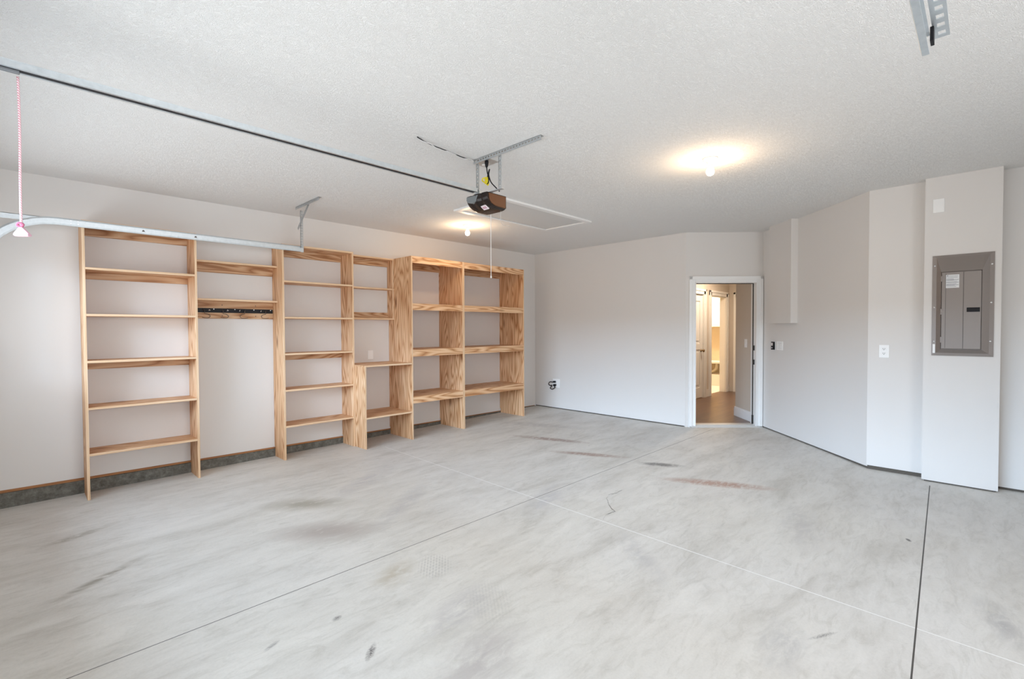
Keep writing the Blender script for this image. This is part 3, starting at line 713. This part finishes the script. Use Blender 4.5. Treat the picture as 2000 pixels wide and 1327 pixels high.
bm = bmesh.new(); tube(bm, smooth_path([(.007, -2.95, 1.83), (-.005, -2.945, 1.835), (.0, -2.95, 1.845), (.012, -2.955, 1.84), (.007, -2.95, 1.828)], 5), .005, 8); mk('knot', bm, mat('red_knot', (.45, .12, .2), .7), t, smooth=True)

OP = mat('dark_brown_plastic', (.016, .010, .008), .25, spec=.3)
OPENER = t = thing('garage_opener', 'dark brown garage door opener motor head hanging from perforated straps', 'garage door opener', (2.63, -2.96, 2.35))
hx0, hx1, hy0, hy1, hz0, hz1 = 2.520, 2.735, -3.078, -2.838, 2.343, 2.458
prof = [(hx0, hz1), (hx0, hz1-.022)]
for k in range(1, 9):
    a = k/8*math.pi/2; prof.append((hx0+(.13)*(1-math.cos(a)), (hz1-.022)-(hz1-.022-hz0)*math.sin(a)))
prof += [(hx1-.01, hz0), (hx1, hz0+.01), (hx1, hz1)]
bm = bmesh.new()
NYS = 14; secs = []
for j in range(NYS+1):   # bulging section, rounded toward both sides
    s = j/NYS; y = hy0+(hy1-hy0)*s; e = abs(2*s-1); sh = 1-.10*e**6
    dx = .012*math.cos(math.pi*4*(s-.5))*(1 if abs(s-.5) < .25 else 0)
    secs.append([bm.verts.new((hx1-(hx1-px)*(1-.03*e**4)-dx*(1 if px < hx0+.06 else 0)*.6, y, hz1-(hz1-pz)*sh)) for px, pz in prof])
n = len(prof)
for A, C in zip(secs, secs[1:]):
    for i in range(n): bm.faces.new((A[i], A[(i+1) % n], C[(i+1) % n], C[i]))
bm.faces.new(secs[0]); bm.faces.new(secs[-1][::-1])
mk('motor_housing', bm, OP, t, smooth=False, bevel=.002)
AMB = mat('amber_brown_lens', (.13, .05, .02), .35, spec=.3)
bm = bmesh.new(); lp = [(hx0+.022, hz1-.006), (hx0+.026, hz1-.035)]
for k in range(1, 7):
    a = k/6*math.pi/2; lp.append((hx0+.026+.09*(1-math.cos(a)), hz1-.035-.060*math.sin(a)))
lp += [(hx1-.012, hz0+.018), (hx1-.006, hz1-.006)]
prism(bm, lp, 'Y', hy0-.005, hy0+.004); mk('side_lens', bm, AMB, t, bevel=.002)
bm = bmesh.new(); lens = [(hy1-.012, hz1-.008), (hy1-.145, hz1-.010), (hy1-.120, hz1-.055), (hy1-.075, hz1-.066), (hy1-.03, hz1-.055), (hy1-.012, hz1-.035)]
prism(bm, [(a, b) for a, b in lens], 'X', hx0-.007, hx0+.03); mk('light_lens', bm, mat('smoky_grey_lens', (.16, .175, .18), .2), t, bevel=.002)['label'] = 'translucent grey light lens'
bm = bmesh.new(); T = Matrix.Translation((hx0+.082, -3.00, hz0+.009)) @ Matrix.Rotation(math.radians(-20), 4, 'Y')
T = Matrix.Translation((hx0+.058, -2.995, hz0+.0155)) @ Matrix.Rotation(math.radians(32), 4, 'Y')
box(bm, -.022, .022, -.032, .026, -.004, .004, T=T); st_ = mk('sticker', bm, mat('white_sticker', (.80, .72, .76), .5), t)
bm = bmesh.new()
for k, yy in enumerate((-.020, -.006, .008)): box(bm, -.012, .010, yy, yy+.006, -.0052, -.004, T=T)
sub('sticker_print', bm, mat('plum_ink', (.30, .05, .12), .6), st_, t)
bm = bmesh.new(); box(bm, 2.545, 2.58, -3.215, -2.90, hz1, hz1+.004); box(bm, hx0+.02, hx1-.02, -3.07, -2.85, hz1, hz1+.003); box(bm, 2.53, 2.56, -2.985, -2.93, hz1+.004, hz1+.03); mk('mounting_plate', bm, GALV, t)
for yy in (-3.20, -2.945):
    bm = bmesh.new(); angle_iron(bm, (2.548, yy+.016, hz1+.002), (2.548, yy+.016, H-.032), (0, -1, 0), (1, 0, 0), .030, .0025); mk('strap', bm, ZINC, t)
t = thing('ceiling_bracket', 'perforated angle iron on the ceiling carrying the opener head', 'bracket', (2.52, -3.27, H))
bm = bmesh.new(); angle_iron(bm, (2.535, -3.62, H), (2.535, -2.915, H), (1, 0, 0), (0, 0, -1), .034, .0025); mk('angle_iron', bm, ZINC, t)
# ceiling outlet and opener power cord
t = thing('ceiling_outlet', 'flat metal ceiling outlet plate above the opener head', 'outlet', (2.62, -2.96, H))
bm = bmesh.new(); box(bm, 2.575, 2.70, -3.04, -2.86, H-.006, H); mk('cover_plate', bm, GALV, t, bevel=.002)
bm = bmesh.new(); lathe(bm, [(.018, 0), (.018, -.004), (0, -.004)], 16, Matrix.Translation((2.66, -2.90, H-.006))); mk('socket', bm, PLATE, t)
t = OPENER
bm = bmesh.new(); tube(bm, smooth_path([(2.61, -2.985, 2.685), (2.605, -2.995, 2.655), (2.60, -3.005, 2.63), (2.595, -3.02, 2.60), (2.59, -3.03, 2.565), (2.595, -3.015, 2.545), (2.605, -2.995, 2.555), (2.605, -3.0, 2.60), (2.60, -3.02, 2.64), (2.60, -3.03, 2.655), (2.60, -3.02, 2.62), (2.595, -3.035, 2.58), (2.60, -3.05, 2.545), (2.61, -3.08, 2.51), (2.62, -3.12, 2.468)], 6), .0045, 8); cord_ = mk('cord', bm, BLACK, t, smooth=True)
cord_['label'] = 'looped black power cord with a yellow tag'
bm = bmesh.new(); lathe(bm, [(.014, -.006), (.016, -.02), (.011, -.05), (.005, -.06), (0, -.06)], 16, Matrix.Translation((2.61, -2.985, H))); sub('plug', bm, BLACK, cord_, t, smooth=True)
TAG = mat('yellow_tag', (.80, .66, .02), .5)
bm = bmesh.new(); tube(bm, smooth_path([(2.60, -2.99, 2.60), (2.59, -2.965, 2.595), (2.59, -2.955, 2.58), (2.60, -2.985, 2.555), (2.60, -3.01, 2.535), (2.60, -3.02, 2.56), (2.60, -3.0, 2.60)], 5), .005, 8)
box(bm, 2.598, 2.602, -3.01, -2.974, 2.550, 2.594); sub('warning_tag', bm, TAG, cord_, t)
# thin wires stapled along the ceiling
for k, (lab, m_, dy) in enumerate((('black thin wire sagging along the ceiling toward the opener bracket', BLACK, 0), ('white thin wire twisted with the black one along the ceiling', mat('white_wire', (.7, .7, .7), .5), .008))):
    pts = []
    for i in range(15):
        s = i/14; x = 1.948+(2.53-1.948)*s; y = -2.994+.07*s+dy*math.sin(s*17+k*1.5)+.008*math.sin(s*9)
        z = H-.006-.016*math.sin(math.pi*s)-(.005 if k else 0)*abs(math.sin(s*14)); pts.append((x, y, z))
    bm = bmesh.new(); tube(bm, smooth_path(pts, 4), .0035 if k == 0 else .0025, 6)
    tag(mk('ceiling_wire', bm, m_, smooth=True, loc=pts[0]), lab, 'wire', 'thin wires on the ceiling')
bm = bmesh.new(); tube(bm, smooth_path([(2.70, -3.05, 2.40), (2.72, -3.03, 2.33), (2.73, -3.02, 2.27), (2.76, -3.02, 2.245), (2.82, -3.03, 2.24)], 6), .0018, 6)
tag(mk('antenna_wire', bm, mat('grey_wire', (.45, .44, .43), .5), smooth=True, loc=(2.7, -3.05, 2.4)), 'thin wire dangling below the opener head beside the pull cord', 'wire')

# ---------------------------------------------------------------- door tracks
def track(label, yc, sgn, xe, cat='track', curve=True):
    """C-shaped roller track: curve at the door, then a level run to xe. open side faces the door (-sgn)"""
    t = thing('door_track', label, cat, (xe/2, yc, 2.29), 'garage door roller tracks')
    path = []
    R_ = .45; xc, zc = .22, 2.292-R_
    for k in range(5): path.append((xc-R_, -.06+k*(zc+.06)/5, 0.0))
    for k in range(1, 15):
        a = math.pi-k/15*math.pi/2; path.append((xc+R_*math.cos(a), zc+R_*math.sin(a), 0))
    if not curve: path = [(-.3, zc+R_, 0)]
    path += [(xc, zc+R_, 0), (xe, zc+R_, 0)]
    # section: across the path (n = outward normal) and y
    h = .030; d = .022; th = .002
    sec = [(h, 0), (h, d), (h-.006, d), (h-.006, d-th), (h-th, d-th), (h-th, th), (-h+th, th), (-h+th, d-th), (-h+.006, d-th), (-h+.006, d), (-h, d), (-h, 0)]
    sec = [(h*.93, d), (h, d), (h, .004), (h*.6, 0), (-h*.6, 0), (-h, .004), (-h, d), (-h*.93, d), (-h*.93, .006), (-h*.55, .003), (h*.55, .003), (h*.93, .006)]
    bm = bmesh.new(); rings = []
    for i, (x, z, _) in enumerate(path):
        p_ = path[max(i-1, 0)]; q_ = path[min(i+1, len(path)-1)]; dx, dz = q_[0]-p_[0], q_[1]-p_[1]; L = math.hypot(dx, dz); nx, nz = -dz/L, dx/L
        rings.append([bm.verts.new((x+nx*a, yc+sgn*(b-.011), z+nz*a)) for a, b in sec])
    for A, C in zip(rings, rings[1:]):
        for k in range(len(sec)): bm.faces.new((A[k], A[(k+1) % len(sec)], C[(k+1) % len(sec)], C[k]))
    bm.faces.new(rings[0]); bm.faces.new(rings[-1][::-1])
    mk('track_rail', bm, GALV, t)
    return t
t = track('galvanised roller track in front of the leftmost shelf units', -.42, 1, 2.20)
bm = bmesh.new(); box(bm, -.37, .22, -.392, -.388, 2.275, 2.318); box(bm, -.37, .22, -.392, -.36, 2.315, 2.318); mk('top_angle', bm, GALV, t)
for x in (.78, 1.18):
    bm = bmesh.new(); prism(bm, [(x-.012, 2.283), (x+.012, 2.283), (x+.004, 2.297), (x-.004, 2.297)], 'Y', -.4335, -.4300); mk('notch_mark', bm, DARKMETAL, t)
for x in (.30, .345):
    for z in (2.282, 2.304):
        bm = bmesh.new(); lathe(bm, [(.005, 0), (.005, .003), (0, .003)], 10, Matrix.Translation((x, -.431, z)) @ Matrix.Rotation(math.radians(90), 4, 'X')); mk('bolt', bm, STEEL, t)
bm = bmesh.new(); box(bm, 2.168, 2.202, -.436, -.432, 2.256, 2.33); box(bm, 2.20, 2.203, -.436, -.395, 2.256, 2.33); mk('end_bracket', bm, GALV, t)
t = thing('track_hanger', 'perforated angle iron hanger holding the end of the roller track near the shelves', 'bracket', (2.15, -.5, H))
bm = bmesh.new(); angle_iron(bm, (2.12, -1.02, H), (2.12, -.435, H), (1, 0, 0), (0, 0, -1), .03, .0025); mk('ceiling_angle', bm, ZINC, t)
bm = bmesh.new(); angle_iron(bm, (2.165, -.44, 2.30), (2.165, -.44, H-.03), (0, -1, 0), (1, 0, 0), .03, .0025)
mk('upright', bm, ZINC, t)
bm = bmesh.new(); d = Vector((0, -.30, .25)).normalized(); perforated(bm, (2.156, -.405, 2.50), (2.156, -.70, 2.725), (0, d.z, -d.y), (1, 0, 0), .032, .003, .026, .012, .012); mk('brace', bm, ZINC, t)
t = track('galvanised roller track overhead near the right edge, seen from below', -5.675, -1, 2.03, curve=False)
t2 = thing('track_hanger', 'slotted angle iron beside the overhead roller track at the top right', 'bracket', (1.9, -5.73, 2.35))
bm = bmesh.new(); perforated(bm, (1.2, -5.695, 2.335), (2.10, -5.695, 2.335), (0, -1, 0), (0, 0, 1), .036, .003, .055, .026, .018); box(bm, 1.2, 2.10, -5.695, -5.692, 2.335, 2.375)
mk('slotted_angle', bm, GALV, t2)
bm = bmesh.new(); box(bm, 2.00, 2.04, -5.697, -5.688, 2.29, 2.333); mk('rubber_stop', bm, BLACK, t2)
for x in (1.25,):
    bm = bmesh.new(); angle_iron(bm, (x, -5.715, 2.375), (x, -5.715, H), (0, -1, 0), (1, 0, 0), .03, .0025); mk('upright', bm, ZINC, t2)

# ---------------------------------------------------------------- floor cracks and litter
def crack(pts, w, name='floor_crack'):
    bm = bmesh.new(); random.seed(7); P_ = []
    for a, b in zip(pts, pts[1:]):
        for k in range(5):
            s = k/5; P_.append((a[0]+(b[0]-a[0])*s+random.uniform(-.006, .006), a[1]+(b[1]-a[1])*s+random.uniform(-.006, .006)))
    P_.append(pts[-1]); V = []
    for i, (x, y) in enumerate(P_):
        ww = w*(.5+.8*random.random()); z = fl(x)+.0015
        V.append((bm.verts.new((x-ww, y-ww*.4, z)), bm.verts.new((x+ww, y+ww*.4, z))))
    for a, b in zip(V, V[1:]): bm.faces.new((a[0], a[1], b[1], b[0]))
    return bm
CR = mat('crack_dirt', (.20, .19, .17), .9)
struct(mk('trim_15', crack([(3.702, -3.55), (3.60, -3.56), (3.50, -3.53), (3.40, -3.59), (3.30, -3.68), (3.225, -3.773), (3.12, -3.76), (3.024, -3.802)], .005), CR))
